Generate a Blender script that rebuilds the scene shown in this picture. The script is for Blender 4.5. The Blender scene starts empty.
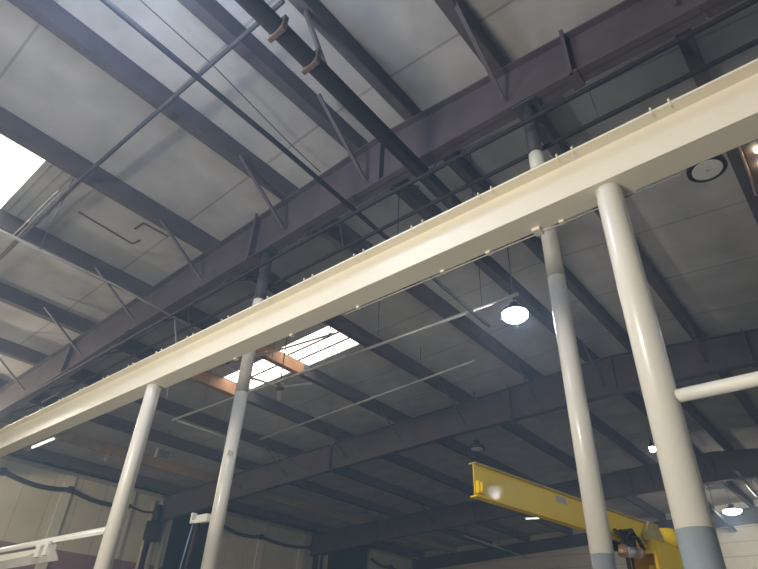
import bpy, bmesh, math, random
from mathutils import Vector, Matrix
random.seed(4)
scene = bpy.context.scene
col = scene.collection
EYE = 1.6          # camera height; all coordinates below are given relative to the eye, floor at -1.6

# ------------------------------------------------------------------ materials
def mat(name, color, rough=.6, metal=0, var=.12, scale=3, bump=0, bscale=40, coat=0, color2=None, spec=.5):
    m = bpy.data.materials.new(name); m.use_nodes = True
    nt = m.node_tree; b = nt.nodes['Principled BSDF']
    b.inputs['Roughness'].default_value = rough; b.inputs['Metallic'].default_value = metal
    b.inputs['Coat Weight'].default_value = coat; b.inputs['Specular IOR Level'].default_value = spec
    tc = nt.nodes.new('ShaderNodeTexCoord')
    n = nt.nodes.new('ShaderNodeTexNoise'); n.inputs['Scale'].default_value = scale; n.inputs['Detail'].default_value = 5
    nt.links.new(tc.outputs['Object'], n.inputs['Vector'])
    r = nt.nodes.new('ShaderNodeValToRGB')
    c2 = color2 or [c*(1-var*2) for c in color]
    r.color_ramp.elements[0].color = (*c2, 1); r.color_ramp.elements[0].position = .3
    r.color_ramp.elements[1].color = (*color, 1); r.color_ramp.elements[1].position = .62
    nt.links.new(n.outputs['Fac'], r.inputs['Fac']); nt.links.new(r.outputs['Color'], b.inputs['Base Color'])
    if bump:
        n2 = nt.nodes.new('ShaderNodeTexNoise'); n2.inputs['Scale'].default_value = bscale
        nt.links.new(tc.outputs['Object'], n2.inputs['Vector'])
        bp = nt.nodes.new('ShaderNodeBump'); bp.inputs['Strength'].default_value = bump; bp.inputs['Distance'].default_value = .02
        nt.links.new(n2.outputs['Fac'], bp.inputs['Height']); nt.links.new(bp.outputs['Normal'], b.inputs['Normal'])
    m['out'] = r.name
    return m
def emit(name, color, strength):
    m = bpy.data.materials.new(name); m.use_nodes = True
    b = m.node_tree.nodes['Principled BSDF']; b.inputs['Base Color'].default_value = (.8,.8,.8,1)
    b.inputs['Emission Color'].default_value = (*color, 1); b.inputs['Emission Strength'].default_value = strength
    return m
def stripes(m, axis, period, width, dark, offset=0.0, axis2=None, period2=1):
    """thin darker joint lines across an object's own coordinates"""
    nt = m.node_tree; b = nt.nodes['Principled BSDF']; src = nt.nodes[m['out']].outputs['Color']
    tc = nt.nodes.new('ShaderNodeTexCoord'); sp = nt.nodes.new('ShaderNodeSeparateXYZ')
    nt.links.new(tc.outputs['Object'], sp.inputs[0])
    def line(ax, per, off):
        a = nt.nodes.new('ShaderNodeMath'); a.operation = 'ADD'; a.inputs[1].default_value = off + 1000*per
        nt.links.new(sp.outputs[ax], a.inputs[0])
        mo = nt.nodes.new('ShaderNodeMath'); mo.operation = 'MODULO'; mo.inputs[1].default_value = per
        nt.links.new(a.outputs[0], mo.inputs[0])
        lt = nt.nodes.new('ShaderNodeMath'); lt.operation = 'LESS_THAN'; lt.inputs[1].default_value = width
        nt.links.new(mo.outputs[0], lt.inputs[0]); return lt.outputs[0]
    o = line(axis, period, offset)
    if axis2 is not None:
        o2 = line(axis2, period2, 0)
        mx = nt.nodes.new('ShaderNodeMath'); mx.operation = 'MAXIMUM'
        nt.links.new(o, mx.inputs[0]); nt.links.new(o2, mx.inputs[1]); o = mx.outputs[0]
    mix = nt.nodes.new('ShaderNodeMixRGB'); mix.blend_type = 'MULTIPLY'; mix.inputs[2].default_value = (dark, dark, dark, 1)
    nt.links.new(o, mix.inputs[0]); nt.links.new(src, mix.inputs[1]); nt.links.new(mix.outputs[0], b.inputs['Base Color'])
    return m

M = {}
M['cream'] = mat('cream_paint', (.78,.72,.58), .42, var=.03, scale=1.3, bump=.08, bscale=25)
M['post'] = mat('post_paint', (.76,.73,.64), .32, var=.03, scale=1.5, coat=.25)
M['dullband'] = mat('dull_band', (.47,.44,.37), .5, var=.06, scale=2)
M['postgrey'] = mat('grey_paint', (.30,.33,.34), .4, var=.03, coat=.2)
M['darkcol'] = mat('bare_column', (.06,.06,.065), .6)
M['girder'] = mat('red_oxide_steel', (.105,.083,.092), .62, var=.14, scale=1.5)
M['purlin'] = mat('dark_timber', (.10,.085,.085), .75, var=.15, scale=2)
M['timber'] = mat('brown_timber', (.40,.29,.18), .7, var=.15, scale=2)
M['skylitwood'] = mat('skylit_wood', (.42,.21,.095), .6, var=.15, scale=2)
M['roof'] = mat('roof_board', (.49,.47,.445), .8, var=.12, scale=1.1, bump=.25, bscale=7)
stripes(M['roof'], 1, 2.44, .05, .66, offset=-.22)
M['pipe'] = mat('dark_pipe', (.035,.034,.036), .75, spec=.25)
M['lightpipe'] = mat('galvanised_pipe', (.42,.40,.37), .4, metal=.4, var=.08)
M['greypipe'] = mat('grey_pipe', (.10,.095,.095), .8, var=.2, spec=.25)
M['wire'] = mat('wire', (.08,.08,.08), .5)
M['white'] = mat('white_panel', (.62,.59,.48), .6, var=.06, scale=1)
stripes(M['white'], 1, 1.4, .03, .6)
M['purple'] = mat('mauve_panel', (.27,.17,.20), .6, var=.06)
M['black'] = mat('black_rubber', (.02,.02,.022), .6)
M['void'] = mat('dark_recess', (.035,.025,.025), .8)
M['trim'] = mat('grey_trim', (.42,.39,.33), .5)
M['yellow'] = mat('yellow_paint', (.92,.63,.02), .38, var=.03, scale=2, coat=.05)
M['yellowdull'] = mat('worn_yellow', (.50,.42,.16), .5, var=.15, scale=4)
M['block'] = mat('painted_block', (.72,.69,.60), .8, var=.05)
stripes(M['block'], 2, .81, .05, .6)
M['concrete'] = mat('concrete', (.20,.19,.17), .6, var=.06, scale=.7)
M['aluminium'] = mat('spun_aluminium', (.62,.60,.56), .35, metal=.3, var=.03)
M['sky'] = emit('skylight_glow', (1,.97,.90), 4.5)
M['lamp'] = emit('lamp_glow', (.95,.98,1), 60)
M['lampsmall'] = emit('bulb_glow', (1,.96,.86), 25)
M['tube'] = emit('tube_glow', (1,.98,.9), 1.6)
M['lens'] = mat('frosted_lens', (.66,.64,.58), .4, var=.02)
M['brown'] = mat('rusty_steel', (.14,.09,.06), .7)
M['steelgrey'] = mat('grey_steel', (.40,.40,.38), .4, metal=.3)
M['copper'] = mat('copper_brown', (.45,.27,.18), .4, metal=.3)
M['sprayed'] = mat('white_bracket', (.7,.68,.6), .5, var=.05)
M['blue'] = mat('blue_cable', (.25,.33,.5), .4)

# ------------------------------------------------------------------ mesh helpers (world coordinates, z measured from the eye)
class MB:
    def __init__(s): s.bm = bmesh.new()
    def box(s, x0,x1,y0,y1,z0,z1, bev=0):
        b = bmesh.new()
        r = bmesh.ops.create_cube(b, size=1)
        for v in r['verts']:
            v.co = Vector(((x0+x1)/2+v.co.x*(x1-x0), (y0+y1)/2+v.co.y*(y1-y0), (z0+z1)/2+v.co.z*(z1-z0)))
        if bev: bmesh.ops.bevel(b, geom=b.edges[:], offset=bev, segments=2, affect='EDGES', profile=.7)
        s._merge(b); return s
    def _merge(s, b):
        me = bpy.data.meshes.new('t'); b.to_mesh(me); s.bm.from_mesh(me); bpy.data.meshes.remove(me); b.free()
    def tube(s, pts, r, seg=12, r2=None):
        b = bmesh.new(); pts = [Vector(p) for p in pts]; n = len(pts); rings = []
        up0 = None
        for i, p in enumerate(pts):
            d = (pts[min(i+1,n-1)]-pts[max(i-1,0)]).normalized()
            a = Vector((0,0,1)) if abs(d.z) < .9 else Vector((0,1,0))
            u = d.cross(a).normalized(); w = d.cross(u)
            rr = r if r2 is None else r+(r2-r)*i/(n-1)
            rings.append([b.verts.new(p+u*math.cos(t)*rr+w*math.sin(t)*rr) for t in [2*math.pi*k/seg for k in range(seg)]])
        for i in range(n-1):
            for k in range(seg):
                b.faces.new((rings[i][k], rings[i][(k+1)%seg], rings[i+1][(k+1)%seg], rings[i+1][k]))
        b.faces.new(rings[0]); b.faces.new(rings[-1][::-1])
        for f in b.faces: f.smooth = len(f.verts) == 4
        bmesh.ops.recalc_face_normals(b, faces=b.faces)
        s._merge(b); return s
    def bar(s, p, q, w, h):
        """rectangular bar from p to q"""
        b = bmesh.new(); p, q = Vector(p), Vector(q); d = (q-p).normalized()
        a = Vector((0,0,1)) if abs(d.z) < .95 else Vector((0,1,0))
        u = d.cross(a).normalized(); v = u.cross(d)
        R = []
        for c in (p, q): R.append([b.verts.new(c+u*sx*w/2+v*sz*h/2) for sx, sz in ((-1,-1),(1,-1),(1,1),(-1,1))])
        for k in range(4): b.faces.new((R[0][k], R[0][(k+1)%4], R[1][(k+1)%4], R[1][k]))
        b.faces.new(R[0][::-1]); b.faces.new(R[1])
        bmesh.ops.recalc_face_normals(b, faces=b.faces)
        s._merge(b); return s
    def prism(s, poly, vec):
        """planar polygon (3D points) extruded along vec"""
        b = bmesh.new(); vec = Vector(vec)
        A = [b.verts.new(Vector(p)) for p in poly]; B = [b.verts.new(Vector(p)+vec) for p in poly]; n = len(A)
        b.faces.new(A); b.faces.new(B[::-1])
        for k in range(n): b.faces.new((A[k], B[k], B[(k+1)%n], A[(k+1)%n]))
        bmesh.ops.recalc_face_normals(b, faces=b.faces)
        s._merge(b); return s
    def lathe(s, c, prof, seg=32):
        """profile [(r,z)] spun about a vertical axis at c"""
        b = bmesh.new(); c = Vector(c); rings = []
        for r, z in prof:
            rings.append([b.verts.new(c+Vector((r*math.cos(2*math.pi*k/seg), r*math.sin(2*math.pi*k/seg), z))) for k in range(seg)])
        for i in range(len(rings)-1):
            for k in range(seg): b.faces.new((rings[i][k], rings[i][(k+1)%seg], rings[i+1][(k+1)%seg], rings[i+1][k]))
        b.faces.new(rings[0]); b.faces.new(rings[-1])
        for f in b.faces: f.smooth = len(f.verts) == 4
        bmesh.ops.recalc_face_normals(b, faces=b.faces)
        s._merge(b); return s
    def build(s, name, m, parent=None, loc=None, label=None):
        me = bpy.data.meshes.new(name)
        if parent is not None:
            o0 = Vector(parent['_w'])
        elif loc is not None: o0 = Vector(loc)
        else:
            cs = [v.co for v in s.bm.verts]
            o0 = Vector(((min(c.x for c in cs)+max(c.x for c in cs))/2, (min(c.y for c in cs)+max(c.y for c in cs))/2, min(c.z for c in cs)))
        for v in s.bm.verts: v.co -= o0
        s.bm.to_mesh(me); s.bm.free(); me.materials.append(M[m] if isinstance(m, str) else m)
        o = bpy.data.objects.new(name, me); col.objects.link(o); o['_w'] = list(o0)
        if parent is not None:
            o.parent = parent
        else: o.location = o0+Vector((0,0,EYE))
        if label: o['label'] = label
        return o
def thing(name, label, cat, loc, group=None):
    o = bpy.data.objects.new(name, None); col.objects.link(o); o.empty_display_size = .2
    o.location = Vector(loc)+Vector((0,0,EYE)); o['_w'] = list(loc)
    o['label'] = label; o['category'] = cat
    if group: o['group'] = group
    return o
def tag(o, label, cat, group=None):
    o['label'] = label; o['category'] = cat
    if group: o['group'] = group
    return o
def struct(o): o['kind'] = 'structure'; return o
def kids(o): return [c for c in bpy.data.objects if c.parent is o]
def copy_tree(o, parent=None):
    c = o.copy(); col.objects.link(c)
    if parent is not None: c.parent = parent
    for ch in kids(o): copy_tree(ch, c)
    return c

# ------------------------------------------------------------------ building shell
XR = -5.3
def zb(x): return 9.175+.048*(x-XR) if x < XR else 9.175-.093*(x-XR)     # underside of the joists
DEP = .46
def zr(x): return zb(x)+DEP                                              # underside of the roof boards
FL = -EYE
X0, X1, Y0, Y1 = -33.0, 13.0, -9.0, 42.6

SKY = [(-14.58,-11.33,-1.6,1.82), (-14.55,-11.72,11.12,12.66), (-17.75,-15.0,11.25,12.6)]
xs = sorted({X0, X1, XR, *[s[0] for s in SKY], *[s[1] for s in SKY]}); ys = sorted({Y0, Y1, *[s[2] for s in SKY], *[s[3] for s in SKY]})
bm = bmesh.new(); vv = {}
def gv(x, y):
    if (x,y) not in vv: vv[(x,y)] = bm.verts.new((x, y, zr(x)))
    return vv[(x,y)]
for i in range(len(xs)-1):
    for j in range(len(ys)-1):
        cx, cy = (xs[i]+xs[i+1])/2, (ys[j]+ys[j+1])/2
        if any(a < cx < b and c < cy < d for a,b,c,d in SKY): continue
        bm.faces.new((gv(xs[i],ys[j]), gv(xs[i],ys[j+1]), gv(xs[i+1],ys[j+1]), gv(xs[i+1],ys[j])))
mb = MB(); mb.bm.free(); mb.bm = bm
roof = struct(mb.build('ceiling', 'roof', loc=(0,0,0)))
sm = roof.modifiers.new('thick', 'SOLIDIFY'); sm.thickness = .1; sm.offset = -1
for n, (a,b,c,d) in enumerate(SKY):
    m = MB(); m.prism([(a,c,zr(a)+.04),(b,c,zr(b)+.04),(b,d,zr(b)+.04),(a,d,zr(a)+.04)], (0,0,.02))
    w = struct(m.build('window_%d' % (n+1), 'sky'))
    f = MB()
    nx = {0: 3, 1: 3, 2: 2}[n]
    for k in range(1, nx):
        y = c+(d-c)*k/nx
        f.bar((a,y,zr(a)+.02), (b,y,zr(b)+.02), .07, .03)
    f.build('glazing_bar', 'brown' if n else 'timber', w)
struct(MB().box(X0,X1,Y0,Y1,FL-.2,FL).build('floor', 'concrete'))

# back wall (blocks)
m = MB(); m.prism([(X0,Y1,FL),(X1,Y1,FL),(X1,Y1,zr(X1)),(XR,Y1,zr(XR)),(X0,Y1,zr(X0))], (0,.3,0)); struct(m.build('wall_back', 'block'))
m = MB(); m.box(X1,X1+.2,Y0,Y1,FL,zr(X1)); struct(m.build('wall_right', 'block'))
# left wall: panels with dark openings
WX = -32.4
def wallpanel(y0, y1, n):
    struct(MB().box(WX-.2,WX,y0,y1,4.3,7.8).build('wall_left' if n == 1 else 'wall_left_%d' % n, 'white'))
    struct(MB().box(WX-.2,WX,y0,y1,FL,4.3).build('wall_left_base' if n == 1 else 'wall_left_base_%d' % n, 'purple'))
    struct(MB().box(WX-.15,WX+.12,y0,y1,7.8,8.0,.02).build('trim_%d' % n, 'trim'))
wallpanel(2, 19.2, 1); wallpanel(22.6, 32.4, 2); wallpanel(37.0, 42.6, 3)
struct(MB().box(-36.5,-36.3,Y0,Y1,FL,9).build('wall_left_recess', 'void'))  # near-black sheet: the darkness inside the openings is put into its colour
n = 4
for y in (5.4, 9.1, 12.7, 16.2, 25.9, 29.6):
    struct(MB().box(WX,WX+.14,y-.25,y+.25,4.3 if y != 12.7 else 3.2,7.8,.02).build('trim_%d' % n, 'sprayed')); n += 1
for y in (17.7, 18.2, 18.8, 31.8):
    struct(MB().tube([(WX+.1,y,FL),(WX+.1,y,7.6)], .13).build('trim_%d' % n, 'sprayed')); n += 1

# patched slots cut in the roof boards
def slot(pts, n):
    m = MB()
    for p, q in zip(pts[:-1], pts[1:]): m.bar((p[0],p[1],zr(p[0])-.008), (q[0],q[1],zr(q[0])-.008), .05, .02)
    tag(m.build('roof_slot', 'brown'), n, 'slot')
slot([(-13.06,3.13),(-13.15,4.68),(-12.85,4.74)], 'long thin dark slot in the roof boards near the near skylight')
t = thing('roof_battens', 'row of thin battens on the roof just beside the near skylight', 'battens', (-13.2,2.2,zr(-13.2)-.03))
for y in (1.95,2.2,2.42,2.95): MB().bar((-14.4,y,zr(-14.4)-.015),(-11.9,y,zr(-11.9)-.015),.035,.025).build('batten', 'trim', t)
slot([(-12.55,4.4),(-12.17,4.42),(-12.13,5.13)], 'short hooked dark slot in the roof boards just above the red-brown girder')

# ------------------------------------------------------------------ roof joists
JO = [(-31.3,'seventh'), (-28.0,None), (-24.7,'fifth'), (-21.4,'fourth'), (-18.0,None), (-14.7,None), (-11.45,None), (-8.4,None), (-6.2,None),
      (-4.72,None), (-2.78,None), (.0,None), (3.1,None), (6.2,None), (9.3,None)]
JL = {-31.3:'dark roof joist closest to the white left wall', -28.0:'brown timber joist painted lighter as if lit, next but one to the left wall',
 -24.7:'dark timber roof joist, sixth to the left of the ridge pair', -21.4:'dark timber roof joist, fifth to the left of the ridge pair',
 -18.0:'timber roof joist on the far left side of the double skylight', -14.7:'timber roof joist passing between the two far skylight panels',
 -11.45:'timber roof joist on the right-hand side of the skylights', -8.4:'dark timber roof joist first to the left of the ridge pair',
 -6.2:'dark ridge joist on the left of the thick ridge pipe', -4.72:'dark ridge joist on the right of the thick ridge pipe',
 -2.78:'dark timber roof joist above the second white column from the right', .0:'dark roof joist beside the unlit round lamp at top right',
 3.1:'dark roof joist just right of the joist by the unlit lamp', 6.2:'dark roof joist second from the right end of the roof', 9.3:'dark roof joist at the right end of the roof'}
for x, _ in JO:
    w = .24
    if x == -4.72: w = .2
    m = MB(); m.box(x, x+w, Y0, Y1-.02, zb(x+w/2), zr(x+w/2)-.005, .012)
    j0 = tag(m.build('roof_joist', 'timber' if x == -28.0 else 'purlin'), JL[x], 'joist')  # brown joist: the light on it is put into a lighter timber colour
    if x == -28.0:
        j0['_w'] = list(Vector(j0.location)-Vector((0,0,EYE)))
        MB().bar((x+w+.04,12.2,zb(x)-.4),(x+w+.04,12.2,zb(x)+.3),.1,.16).build('stub', 'timber', j0)
    if x in (-14.7, -18.0):
        j0['_w'] = list(Vector(j0.location)-Vector((0,0,EYE)))
        ya, yb = (9.4, 12.4) if x == -14.7 else (8.6, 11.9)
        MB().box(x-.006,x+w+.006,ya,yb,zb(x+w/2)-.008,zr(x+w/2)-.02,.01).build('skylit_section', 'skylitwood', j0, label='orange wood by the skylight, its glow put into the colour')  # skylight's warm glow on the joist is put into the wood colour

# ------------------------------------------------------------------ tapered roof girders
LOWS = [(-32.2,6.45),(-23.3,7.05),(-11.8,7.66),(-5.3,7.83),(-1.5,7.78),(.8,7.66),(X1,6.5)]
UP = [(-32.2,0),(XR,0),(X1,0)]
def girder(y, label, braces, dz=0):
    LOW = [(x, z+dz) for x, z in LOWS]
    g = thing('roof_girder', label, 'girder', (XR, y, 7.8))
    up = [(x, zb(x)-.01) for x, _ in UP]
    w = MB(); w.prism([(x,y-.01,z) for x,z in LOW]+[(x,y-.01,z) for x,z in up[::-1]], (0,.02,0)); w.build('web', 'girder', g)
    for nm, pl, s in (('bottom_flange', LOW, 1), ('top_flange', up, -1)):
        m = MB()
        for p, q in zip(pl[:-1], pl[1:]):
            m.prism([(p[0],y-.14,p[1]),(q[0],y-.14,q[1]),(q[0],y-.14,q[1]+.03*s),(p[0],y-.14,p[1]+.03*s)], (0,.28,0))
        m.build(nm, 'girder', g)
    def lo(x):
        for p, q in zip(LOW[:-1], LOW[1:]):
            if p[0] <= x <= q[0]: return p[1]+(q[1]-p[1])*(x-p[0])/(q[0]-p[0])
    for x in (-9.25, -5.35, -1.42, -18.5, -26, 5):
        m = MB(); m.box(x-.01,x+.01,y-.14,y+.14,lo(x)+.03,zb(x)-.05)
        if x in (-9.25, -1.42): m.box(x-.09,x+.09,y-.17,y+.17,lo(x)-.05,lo(x)+.01); m.box(x-.03,x+.03,y-.2,y-.14,lo(x)-.05,zb(x)+.05)
        m.build('stiffener', 'girder', g)
    for x in braces:
        for sgn in (-1, 1):
            m = MB(); m.bar((x+.1,y+sgn*1.62,zb(x)+.06), (x+.05,y+sgn*.12,lo(x)+.32), .07, .05); m.build('brace', 'girder', g)
    return g
BR = [-24.7,-21.4,-17.45,-14.4,-11.3,-8.2,-5.8,-2.65,.1,3.2]
girder(6.0, 'nearest red-brown tapered roof girder crossing above the white beam', BR)
girder(18.2, 'second red-brown roof girder, beyond the skylight and below the white beam', BR)
girder(30.4, 'dark far roof girder behind the yellow jib crane', BR)
girder(42.42, 'farthest dark roof girder, against the far block wall', [], .45)

# ------------------------------------------------------------------ white runway beam
BY, HW = 3.42, .12
BL, BR_ = -22.0, 9.0
b = thing('runway_beam', 'long cream painted steel beam running diagonally across on two round posts', 'beam', (-4,BY,3.05))
MB().box(BL,BR_,BY-.012,BY+.012,3.07,3.49).build('web', 'cream', b)
MB().box(BL,BR_,BY-HW,BY+HW,3.05,3.072,.003).build('bottom_flange', 'cream', b)
MB().box(BL,BR_,BY-HW,BY+HW,3.483,3.503,.003).build('top_flange', 'cream', b)
MB().box(BL,BR_,BY-.03,BY+.03,3.504,3.56,.008).build('crane_rail', 'trim', b)
k = 0
x = -14.4
while x < 3:
    for dx in (0, .13):
        m = MB(); yy = BY-HW
        m.tube([(x+dx,BY-.03,3.52),(x+dx,yy-.004,3.515),(x+dx,yy-.010,3.49),(x+dx,yy+.03,3.474)], .006, 8)
        m.tube([(x+dx,yy-.004,3.50),(x+dx,yy-.004,3.525)], .009, 8)
        m.build('hook_bolt', 'cream', b)
    x += .741
for x in (-2.36,-1.88,-3.4,-1.2,-.75,-4.4,-5.4):
    MB().box(x-.02,x+.02,BY+HW-.02,BY+HW+.025,3.03,3.06,.004).build('flange_clip', 'cream', b)
MB().tube([(-3.6,BY+HW+.012,3.035),(-.3,BY+HW+.012,3.035)], .006, 8).build('conduit', 'trim', b)
MB().box(-1.44,-1.37,BY+.06,BY+HW+.03,3.02,3.05,.004).build('end_plate', 'cream', b)

# round posts below the beam
def post(x, label, gz, armx):
    p = thing('support_post', label, 'post', (x,BY,FL))
    m = MB(); m.lathe((x,BY,0), [(.094,gz),(.094,3.035),(.088,3.048)], 40); m.build('shaft', 'post', p)
    m = MB(); m.lathe((x,BY,0), [(.0945,FL+.02),(.0945,gz)], 40); m.build('painted_base', 'postgrey', p, label='grey painted lower part of the post')
    MB().box(x-.16,x+.16,BY-.16,BY+.16,FL,FL+.02,.004).build('base_plate', 'postgrey', p)
    return p
post(-.775, 'thick white round post in front at the right, grey at its foot', .66, 0)
post(-7.01, 'leftmost white round post, carrying the cream beam', .66, 0)
post(-13.2, 'white round post at the left edge under the cream beam', .66, 0)
post(5.4, 'white round post beyond the right edge under the cream beam', .66, 0)
def rail(x0, x1, z, r, label):
    tag(MB().tube([(x0,BY,z),(x1,BY,z)], r, 20).build('brace_tube', 'post'), label, 'tube')
rail(-.69, 5.31, 1.375, .039, 'white horizontal tube joining the right side of the thick front post')
rail(-13.1, -7.1, 1.245, .038, 'white horizontal tube joining the left side of the leftmost post')

# arm with coped end, lower left
a = thing('bracket_arm', 'cream steel arm with a notched end under the white tube at lower left', 'arm', (-9.5,BY,.95))
y = BY-.04
MB().prism([(-12,y,1.17),(-8.66,y,1.155),(-8.78,y,1.12),(-8.95,y,1.09),(-9.02,y,1.075),(-12,y,1.03)], (0,.03,0)).build('web', 'cream', a)
MB().prism([(-12,y-.05,1.03),(-9.02,y-.05,1.07),(-8.85,y-.05,1.10),(-8.2,y-.05,1.075),(-8.05,y-.05,.955),(-12,y-.05,.93)], (0,.012,0)).build('lower_plate', 'trim', a)
MB().box(-8.72,-8.6,y-.1,y+.02,1.02,1.17,.01).box(-8.48,-8.38,y-.1,y+.02,1.03,1.18,.01).bar((-8.75,y-.08,1.16),(-8.35,y-.08,1.18),.03,.03).build('clamp', 'sprayed', a)
MB().tube([(-8.4,y-.05,1.185),(-7.12,BY-.05,1.195)], .014, 8).build('rod', 'sprayed', a)

# ------------------------------------------------------------------ building columns under the near girder
def column(x, zt, gz, r, label):
    p = thing('round_column', label, 'column', (x,6.0,FL))
    MB().lathe((x,6.0,0), [(r,gz),(r,4.3)], 40).build('shaft', 'post', p)
    MB().lathe((x,6.0,0), [(r-.001,4.3),(r-.001,6.25)], 40).build('dull_band', 'dullband', p, label='duller band on the upper shaft')  # duller, darker band between two white stretches of the shaft
    MB().lathe((x,6.0,0), [(r,6.25),(r,zt-.02),(r-.012,zt)], 40).build('white_collar', 'post', p)
    MB().lathe((x,6.0,0), [(r+.001,FL+.02),(r+.001,gz)], 40).build('painted_base', 'postgrey', p, label='grey painted lower part of the column')
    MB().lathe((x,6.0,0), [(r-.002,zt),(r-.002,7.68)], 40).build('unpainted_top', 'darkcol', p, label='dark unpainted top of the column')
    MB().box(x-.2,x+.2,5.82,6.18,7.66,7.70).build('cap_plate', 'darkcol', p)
    return p
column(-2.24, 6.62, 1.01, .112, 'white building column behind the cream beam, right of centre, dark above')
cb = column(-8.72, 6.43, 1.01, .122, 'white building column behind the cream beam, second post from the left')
# junction on the column
br = thing('wall_bracket', 'small white bracket on the left of the second post, cables hanging from it', 'bracket', (-9.1,5.9,1.95))
MB().box(-9.16,-8.83,5.85,5.95,1.95,2.08,.01).box(-9.30,-9.14,5.85,5.95,1.96,2.01,.01).box(-9.32,-9.27,5.85,5.95,1.96,2.14,.01).build('plate', 'sprayed', br)
tag(MB().tube([(-9.28,5.9,1.965),(-9.36,5.88,1.2),(-9.42,5.86,.3),(-9.44,5.86,-1.59)], .012, 8).build('blue_cable', 'blue'), 'thin pale blue cable hanging from the small white bracket', 'cable')
tag(MB().tube([(-9.12,5.9,1.95),(-9.2,5.9,1.2),(-9.26,5.9,-1.56)], .035, 8).build('black_cable', 'black'), 'thick black cable hanging beside the second post', 'cable')
MB().box(-8.62,-8.58,5.85,5.95,3.05,3.13,.01).build('clip', 'sprayed', cb)

# ------------------------------------------------------------------ pipes
def pipe(name, pts, r, m, label, cat='pipe', hang=None, top=None):
    t = thing(name, label, cat, pts[0])
    MB().tube(pts, r, 12).build('tube', m, t)
    for h in hang or []:
        h0 = Vector(h); MB().tube([h0, (h0.x, h0.y if top is None else 6.0+(.12 if h0.y > 6 else -.12), zr(h0.x)-.01 if top is None else top)], .011, 6).box(h0.x-.03-r, h0.x+.03+r, h0.y-.02, h0.y+.02, h0.z-.012, h0.z+.012+r).build('hanger', 'wire', t)
    return t
pipe('ridge_pipe', [(-4.1,-6,7.3),(-4.2,3,7.3),(-4.28,8.2,7.3)], .135, 'pipe', 'thick dark pipe hung below the ridge', hang=[(-4.1,-2,7.4),(-4.28,7.6,7.4)])
c = kids(bpy.data.objects['ridge_pipe'])[0].parent
for y in (2.35, 3.0):
    MB().box(-4.35,-4.03,y-.04,y+.04,7.14,7.46,.02).build('clamp', 'brown', c, label='rusty brown pipe clamp')
pipe('sprinkler_main', [(-5.72,-4,7.4),(-5.86,3.75,7.4),(-6.16,11.3,7.4)], .045, 'pipe', 'straight dark pipe running away below the roof left of the ridge pipe', hang=[(-5.7,-2,7.4),(-6.0,7.3,7.4)])
pipe('sprinkler_pipe', [(-20.5,5.6,6.82),(-5,5.6,6.98),(9,5.6,6.75)], .038, 'pipe', 'upper of the two long dark pipes running along above the cream beam', hang=[(-14.5,5.6,6.9),(-9.8,5.6,6.94),(-7.2,5.6,6.96),(-3.9,5.6,6.97),(.4,5.6,6.9),(3,5.6,6.85)], top=7.62)
pipe('sprinkler_pipe', [(-20.5,6.3,6.98),(-5,6.3,7.03),(9,6.3,6.9)], .038, 'pipe', 'lower of the two long dark pipes running along above the cream beam', hang=[(-12,6.3,7.0),(-6.6,6.3,7.02),(-1.3,6.3,7.02)], top=7.62)
pipe('conduit', [(-12.15,-2,7.2),(-12.03,4.2,7.2),(-12.25,6.7,7.2)], .028, 'lightpipe', 'thin pale conduit running to the two long pipes at left', hang=[(-12.05,2.5,7.2)])
MB().tube([(-12.25,6.0,7.2),(-12.3,6.25,6.6),(-12.35,6.4,5.2)], .024, 8).build('drop_tube', 'lightpipe', bpy.data.objects['conduit'])
pipe('conduit', [(-16.6,2.50,8.56),(-11,2.44,8.68),(-4.6,2.55,8.76)], .042, 'greypipe', 'conduit crossing the roof in the upper left beside the near skylight', hang=[(-12.9,2.5,8.64)])
MB().tube([(-15.2,2.45,8.72),(-12,2.40,8.78)], .02, 8).tube([(-14.8,2.35,8.72),(-12,2.33,8.78)], .02, 8).build('side_run', 'lightpipe', bpy.data.objects['conduit.001'])
pipe('sprinkler_branch', [(-19.6,18.0,7.5),(-19.4,14,7.5),(-19.38,10.68,7.5)], .04, 'lightpipe', 'pale pipe running away from the far skylight to the second girder', hang=[(-19.4,13,7.5)])
pipe('sprinkler_branch', [(-19.5,10.58,7.5),(-12,10.55,7.5),(-4.9,10.52,7.5)], .045, 'lightpipe', 'long pale pipe passing in front of the far skylights', hang=[(-17.6,10.57,7.5),(-14,10.56,7.5),(-11.3,10.55,7.5),(-9.3,10.55,7.5),(-5.9,10.53,7.5)])
pipe('sprinkler_branch', [(-19.6,14.85,8.0),(-12,14.3,8.1),(-8.3,14.1,8.2)], .04, 'lightpipe', 'pale pipe crossing the roof just beyond the far skylights', hang=[(-15,14.5,8.05),(-10.5,14.2,8.15)])
pipe('conduit', [(-15.9,9.9,8.45),(-13.4,10.45,8.6),(-11.4,10.9,8.75)], .035, 'lightpipe', 'sloping pale strut across the near edge of the far skylights', hang=[(-15.6,9.95,8.47),(-11.6,10.85,8.73)])
MB().tube([(-15.75,9.75,8.45),(-13.9,10.2,8.55)], .03, 8).tube([(-15.6,9.9,8.4),(-15.2,10.9,8.1),(-14.9,11.3,8.5)], .02, 8).build('frame', 'lightpipe', bpy.data.objects['conduit.002'])
pipe('conduit', [(-20.0,31.5,6.92),(-20.3,40.5,6.92)], .045, 'lightpipe', 'thin pale conduit below the tip of the yellow crane boom', hang=[(-20.2,36,6.92),(-20.3,39,6.92)])
pipe('conduit', [(-4.4,29.6,7.9),(-4.55,34.2,7.9)], .07, 'lightpipe', 'pale conduit high above the lit wall lamp at right', hang=[(-4.45,31,7.9),(-4.5,33.5,7.9)])
pipe('conduit', [(-7.0,35.2,7.9),(-7.3,42.2,7.9)], .08, 'pipe', 'dark pipe on the left of the lit wall lamp at right', hang=[(-7.1,37,7.9),(-7.25,41,7.9)])
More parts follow.
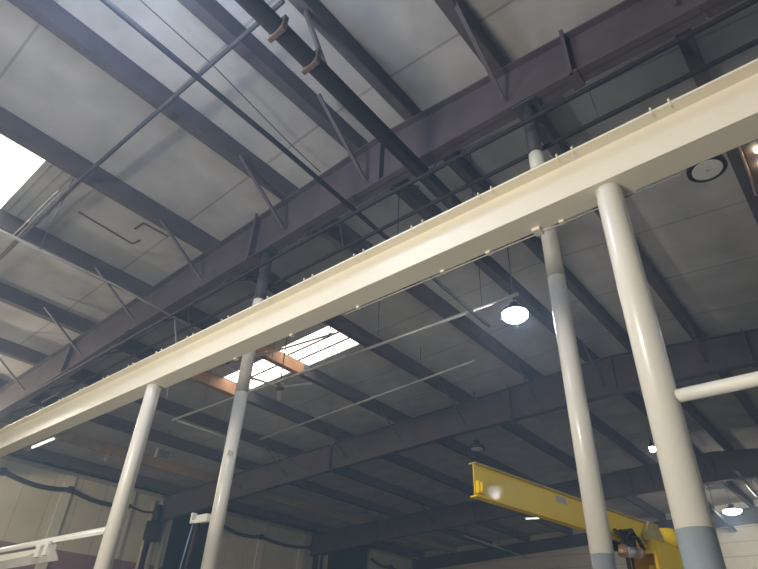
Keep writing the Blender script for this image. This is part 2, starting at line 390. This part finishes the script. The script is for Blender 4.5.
pipe('conduit', [(-3.6,33.0,7.9),(-4.9,39.0,7.9)], .08, 'pipe', 'dark pipe on the right of the lit wall lamp at right', hang=[(-3.8,34,7.9),(-4.7,38,7.9)])
tag(MB().tube([(-6.55,-3,9.2),(-6.74,2.71,9.12),(-6.99,4.77,9.1),(-7.05,5.8,9.08)], .012, 6).build('roof_wire', 'wire'), 'thin wire stretched under the roof beside the straight dark pipe', 'wire')
# short dark strut over the ridge pipe
tag(MB().bar((-4.3,3.5,7.45),(-4.62,3.0,9.1),.09,.05).build('strut', 'purlin'), 'short dark strut from the ridge pipe up to the ridge joist', 'strut')

# ------------------------------------------------------------------ lamps
def highbay(name, c, r, label, lit, mlens='lens', power=0, tint=(1,1,1)):
    x, y, z = c
    t = thing(name, label, 'lamp', c, 'round high bay lamps under the roof')
    MB().lathe(c, [(r,0),(r,.05),(r*.96,.11),(r*.7,.16),(r*.35,.2),(r*.33,.32),(.03,.34)], 40).build('housing', 'black', t)
    MB().lathe(c, [(r*.3,-.14),(r*.75,-.12),(r*.98,-.06),(r*1.01,.03)] if lit else [(r*.76,-.012),(r*.76,.004)], 40).build('lens', 'lamp' if lit else 'lens', t, label='glowing lens' if lit else 'pale unlit lens')
    if not lit: MB().lathe(c, [(r*.08,-.022),(r*.08,-.013)], 16).build('sensor', 'trim', t)
    MB().tube([(x,y,z+.33),(x,y,zr(x)-.012)], .015, 8).build('suspension_rod', 'wire', t)
    if power:
        l = bpy.data.lights.new('lamp_light', 'POINT'); l.energy = power; l.shadow_soft_size = r*.7; l.color = tint
        o = bpy.data.objects.new('lamp_light', l); col.objects.link(o); o.location = (x,y,z-.2+EYE)
    return t
highbay('high_bay_lamp', (-5.15,10.75,7.12), .30, 'glaring round lamp below the roof, left of the second column from the right', True, power=160, tint=(.88,.94,1))
highbay('high_bay_lamp', (-.34,8.65,7.25), .31, 'unlit round lamp with black rim under the beam at top right', False)
highbay('high_bay_lamp', (-10.92,18.33,7.0), .31, 'small unlit round lamp above the tip of the yellow crane boom', False)
highbay('high_bay_lamp', (-6.3,37.1,7.93), .45, 'lit lamp in front of the far block wall at lower right', True, power=750, tint=(1,.97,.9))
highbay('high_bay_lamp', (-5.62,21.64,7.0), .10, 'tiny bright lamp peeping past the left edge of the thick front post', True)
highbay('high_bay_lamp', (-10.3,28.55,7.0), .08, 'tiny bright lamp just above the yellow boom, right of a white column', True)
highbay('high_bay_lamp', (8.3,19.6,6.8), .31, 'round lit lamp out of view beyond the right edge', True, power=420)
highbay('high_bay_lamp', (-26,3,6.5), .31, 'added unseen lamp beyond the left edge, brightening the white wall', True, power=2200, tint=(1,.90,.70))  # invented lamp out of view, there to brighten the left wall
highbay('high_bay_lamp', (-19,2,6.5), .30, 'added unseen lamp beyond the left edge, brightening the left part of the roof', True, power=600, tint=(1,.90,.76))  # invented lamp out of view, there to brighten the roof at left
highbay('high_bay_lamp', (-5.0,.1,7.6), .30, 'round lamp above the top left corner, outside the frame', True, power=0)
t = thing('glow_strip', 'short bright tube light under the far roof below the yellow boom', 'lamp', (-16.6,35.2,8.3))
MB().bar((-17.8,35.0,8.38),(-15.9,35.6,8.38),.16,.06).tube([(-16.8,35.3,8.4),(-16.8,35.3,zr(-16.8)-.01)],.02,6).build('housing', 'trim', t); MB().tube([(-17.6,35.05,8.31),(-16.8,35.3,8.31)], .05, 10).build('tube', 'tube', t)
t = thing('glow_strip', 'lit metal strip near the left wall, its brightness added as a glow', 'lamp', (-29,9.6,8.0))
MB().bar((-30.5,9.45,7.98),(-27.5,9.62,8.1),.28,.05).tube([(-29.5,9.5,8.03),(-29.5,9.5,zr(-29.5)-.01)],.015,6).build('housing', 'steelgrey', t); MB().tube([(-29.6,9.45,7.95),(-27.7,9.55,8.04)], .06, 10).build('tube', 'tube', t)  # brightly lit metal: a glowing tube is added for its brightness
t = thing('vent_fixture', 'rusty box fixture with two bright bulbs at the right edge under the beam', 'fixture', (.5,9.2,7.5))
MB().box(.22,1.1,8.2,10.2,7.55,7.95,.03).build('housing', 'brown', t)
for y in (8.98, 9.4): MB().lathe((.42,y,7.50), [(.03,-.035),(.05,0),(.03,.06)], 12).build('bulb', 'lampsmall', t)
MB().tube([(.21,8.6,7.53),(.19,9.6,7.53),(.16,10.2,7.53)], .02, 8).build('edge_rail', 'copper', t)

# ceiling fan by the far skylights
fx, fy, fz = -13.6, 10.75, 7.4
t = thing('ceiling_fan', 'ceiling fan hanging under the far skylights', 'fan', (fx,fy,fz))
MB().lathe((fx,fy,fz), [(.06,-.08),(.15,-.05),(.17,.05),(.1,.14),(.03,.2)], 24).build('motor', 'brown', t)
MB().tube([(fx,fy,fz+.18),(fx,fy,zr(fx)-.01)], .02, 8).build('down_rod', 'brown', t)
for ang in (20, 140, 260):
    a_ = math.radians(ang); d = Vector((math.cos(a_), math.sin(a_), 0))
    m = MB(); m.bar(Vector((fx,fy,fz))+d*.14, Vector((fx,fy,fz))+d*1.15, .13, .012)
    m.build('blade', 'lens', t)

# louvred box sitting on the brown joist
t = thing('louvred_box', 'small pale louvred box hanging in front of the brown joist near the left wall', 'box', (-24,13.0,7.38))
MB().box(-24.1,-23.95,12.65,13.35,7.40,7.82,.02).build('case', 'steelgrey', t)
for k in range(4): MB().box(-23.95,-23.93,12.75,13.25,7.46+k*.085,7.49+k*.085).build('louvre', 'black', t)
MB().tube([(-24.02,13,7.81),(-24.02,13,zr(-24.02)-.01)], .015, 6).build('hanging_rod', 'wire', t)
tag(MB().box(-28.9,-27.7,12.4,13.9,zb(-28)-.1,zb(-28)-.005,.02).build('flat_fixture', 'steelgrey'), 'flat pale fixture under the brown joist beside the timber stub', 'fixture')

# black cables along the left wall
def wallcable(pts, r, label):
    t = thing('wall_cable', label, 'cable', pts[0]); P = []
    for (y0,z0),(y1,z1) in zip([(p[1],p[2]) for p in pts[:-1]], [(p[1],p[2]) for p in pts[1:]]):
        for k in range(6):
            f = k/6; P.append((WX+.2, y0+(y1-y0)*f, z0+(z1-z0)*f-.5*r*4*math.sin(math.pi*f)))
    P.append((WX+.2, pts[-1][1], pts[-1][2]))
    MB().tube(P, r, 10).build('sheath', 'black', t)
    for p in pts[1:-1]: MB().box(WX+.02,WX+.33,p[1]-.12,p[1]+.12,p[2]-.16,p[2]+.16,.02).build('cable_clip', 'black', t)
wallcable([(WX,4,7.5),(WX,9.4,7.22),(WX,12.8,7.1),(WX,16.3,6.98)], .11, 'thick sagging black cable on the white left wall')
wallcable([(WX,16.3,6.98),(WX,17.8,6.95),(WX,18.9,7.2),(WX,19.5,7.75)], .05, 'thin end of black cable at the corner of the left wall')
wallcable([(WX,22.7,7.05),(WX,25.8,6.95),(WX,30.5,7.0),(WX,32.2,6.9)], .1, 'thick black cable on the second white wall panel')
wallcable([(WX,37,7.2),(WX,39.5,6.9),(WX,42,7.0)], .1, 'black cable on the farthest white wall panel')
t = thing('conduit_box', 'black box with thick conduits on the corner of the left wall', 'box', (WX+.3,17.8,5.5))
MB().box(WX+.35,WX+.75,17.4,18.2,5.4,6.4,.03).box(WX+.01,WX+.37,17.9,18.0,5.6,5.8).build('case', 'black', t)
MB().tube([(WX+.57,17.8,6.4),(WX+.57,17.75,7.3)], .2, 12).tube([(WX+.57,17.6,5.4),(WX+.57,17.6,FL+.01)], .14, 12).build('conduit', 'black', t)
t = thing('conduit_box', 'black pipe cluster at the end of the second white wall panel', 'box', (WX+.3,31,5.5))
MB().tube([(WX+.57,30.6,7.5),(WX+.57,30.6,FL+.01)], .2, 12).tube([(WX+.57,31.2,6.6),(WX+.57,31.2,FL+.01)], .1, 12).build('conduit', 'black', t)

# ------------------------------------------------------------------ yellow jib crane
j = thing('jib_crane', 'yellow jib crane with long boom and boxed mast behind the white posts', 'crane', (-3.5,12.8,FL))
D = Vector((.15,.9887,0)).normalized(); Nn = Vector((D.y,-D.x,0))     # Nn points to the right
A0 = Vector((-4.37,7.2,2.09))
def jp(s, n, z): p = A0+D*s+Nn*n; return (p.x, p.y, z)
L = 6.1
def jbox(m, s0, s1, n0, n1, z0, z1): m.prism([jp(s0,n0,z0),jp(s1,n0,z0),jp(s1,n1,z0),jp(s0,n1,z0)], (0,0,z1-z0)); return m
jbox(MB(), 0, 5.0, -.008, .008, 2.10, 2.54).build('boom_web', 'yellow', j)
jbox(MB(), -.02, 5.2, -.065, .065, 2.075, 2.095).build('boom_bottom_flange', 'yellow', j)
jbox(MB(), -.02, 5.2, -.065, .065, 2.54, 2.56).build('boom_top_flange', 'yellowdull', j)
jbox(jbox(MB(), .02, .16, .012, .07, 2.13, 2.30), .06,.12,.07,.1,2.15,2.28).build('end_stop', 'yellow', j)
jbox(MB(), 2.05, 2.35, .009, .014, 2.40, 2.50).build('nameplate', 'steelgrey', j)
m = MB(); m.prism([jp(5.0,-.1,2.56),jp(4.7,-.1,2.2),jp(5.5,-.1,2.2),jp(5.35,-.1,2.56)], Nn*.2); m.build('gusset_plate', 'yellowdull', j)
m = MB(); m.lathe(jp(5.75,0,2.2), [(.28,0),(.28,.2),(.2,.34),(.06,.36)], 24); m.build('pivot_head', 'yellow', j)
# mast housing (hollow box open towards the boom)
s0, s1, n0, n1, zt = 4.85, 6.2, -.42, .2, 2.22
jbox(MB(), s0, s1, n1-.02, n1, FL, zt).build('side_panel', 'yellow', j)
jbox(MB(), s0, s1, n0, n0+.02, FL, zt).build('side_panel', 'yellow', j)
jbox(MB(), s0, s1, n0, n1, zt-.02, zt).build('top_panel', 'yellow', j)
jbox(MB(), s1-.02, s1, n0, n1, FL, zt).build('back_panel', 'yellow', j)
m = MB(); jbox(m, s0, s0+.02, n0, n1, 1.98, zt); jbox(m, s0, s0+.02, n1-.07, n1, FL, 1.98); jbox(m, s0, s0+.02, n0, n0+.07, FL, 1.98); m.build('front_frame', 'yellow', j)
m = MB(); m.lathe(jp(5.4,-.1,FL), [(.16,0),(.16,3.45)], 24); m.build('mast', 'yellow', j)
# hoist trolley hung from the boom
h = thing('hoist_trolley', 'dark chain hoist and trolley hanging from the yellow boom', 'hoist', jp(3.95,.05,1.8))
m = MB(); jbox(m, 3.75, 4.2, -.16, -.11, 1.93, 2.22); jbox(m, 3.75, 4.2, .11, .16, 1.93, 2.22); m.build('side_plate', 'black', h)
for s in (3.85, 4.1):
    for sg in (-1, 1):
        a_ = Vector(jp(s, sg*.10, 2.14)); MB().tube([a_, a_-Nn*sg*.05], .055, 16).build('wheel', 'brown', h)
MB().tube([jp(3.78,.14,1.86),jp(4.2,.14,1.9)], .09, 20).build('motor', 'steelgrey', h)
MB().tube([jp(4.2,.14,1.9),jp(4.3,.14,1.91)], .1, 20).build('motor_cap', 'copper', h)
MB().tube([jp(3.72,.12,1.8),jp(3.78,.12,1.95)], .08, 16).build('gearbox', 'copper', h)
MB().tube([jp(3.65,.1,2.16),jp(4.0,.22,2.24),jp(4.35,.16,2.06),jp(4.5,.12,2.02)], .03, 8).tube([jp(3.7,.15,2.12),jp(4.1,.26,2.12),jp(4.4,.2,1.98)], .025, 8).tube([jp(3.6,.1,2.2),jp(3.75,.2,2.05),jp(3.95,.24,2.2)], .03, 8).build('cable_loop', 'black', h)
MB().tube([jp(3.9,.1,1.85),jp(3.9,.1,.2)], .035, 8).tube([jp(4.02,.12,1.85),jp(4.05,.12,.2)], .02, 8).build('hoist_chain', 'black', h)

# ------------------------------------------------------------------ light
W_ = bpy.data.worlds.new('world'); scene.world = W_; W_.use_nodes = True
vs = W_.node_tree.nodes.new('ShaderNodeVolumeScatter'); vs.inputs['Density'].default_value = .0095; vs.inputs['Anisotropy'].default_value = .3; vs.inputs['Color'].default_value = (.45,.68,1,1)
W_.node_tree.links.new(vs.outputs[0], W_.node_tree.nodes['World Output'].inputs['Volume'])
bg = W_.node_tree.nodes['Background']; bg.inputs[0].default_value = (.62,.78,1,1); bg.inputs[1].default_value = .032
def area(name, loc, target, size, power, color, sy=None):
    l = bpy.data.lights.new(name, 'AREA'); l.energy = power; l.color = color; l.size = size
    if sy: l.shape = 'RECTANGLE'; l.size_y = sy
    o = bpy.data.objects.new(name, l); col.objects.link(o); o.location = Vector(loc)+Vector((0,0,EYE))
    d = Vector(target)-Vector(loc); o.rotation_euler = d.to_track_quat('-Z','Y').to_euler()
    return o
area('side_fill_light', (12.9,16,2.5), (-10,18,3), 24, 600, (.6,.78,1), 7)  # added blue fill for ambient; the right wall has no opening
area('front_fill_light', (-4.2,-7.5,0), (-4.5,3,3.2), 2.2, 1220, (1,.96,.88))  # added area light from behind the camera; no door stands there
l = bpy.data.lights.new('near_lamp_light', 'POINT'); l.energy = 640; l.color = (.52,.68,1); l.shadow_soft_size = 1.3
o = bpy.data.objects.new('near_lamp_light', l); col.objects.link(o); o.location = (-5.0,.1,7.3+EYE)

# ------------------------------------------------------------------ camera
cam = bpy.data.cameras.new('camera'); cam.sensor_width = 36; cam.lens = 565/758*36; cam.clip_end = 300
co = bpy.data.objects.new('camera', cam); col.objects.link(co)
R = Matrix(((.76584,.335709,.548442),(.641735,-.453156,-.618729),(.040817,.825802,-.562481)))
co.matrix_world = Matrix.Translation((0,0,EYE)) @ R.to_4x4()
scene.camera = co
for o in bpy.data.objects:
    if '_w' in o: del o['_w']
scene.view_settings.view_transform = 'Standard'; scene.view_settings.look = 'None'
scene.view_settings.exposure = 0; scene.view_settings.gamma = 1; scene.view_settings.use_curve_mapping = False
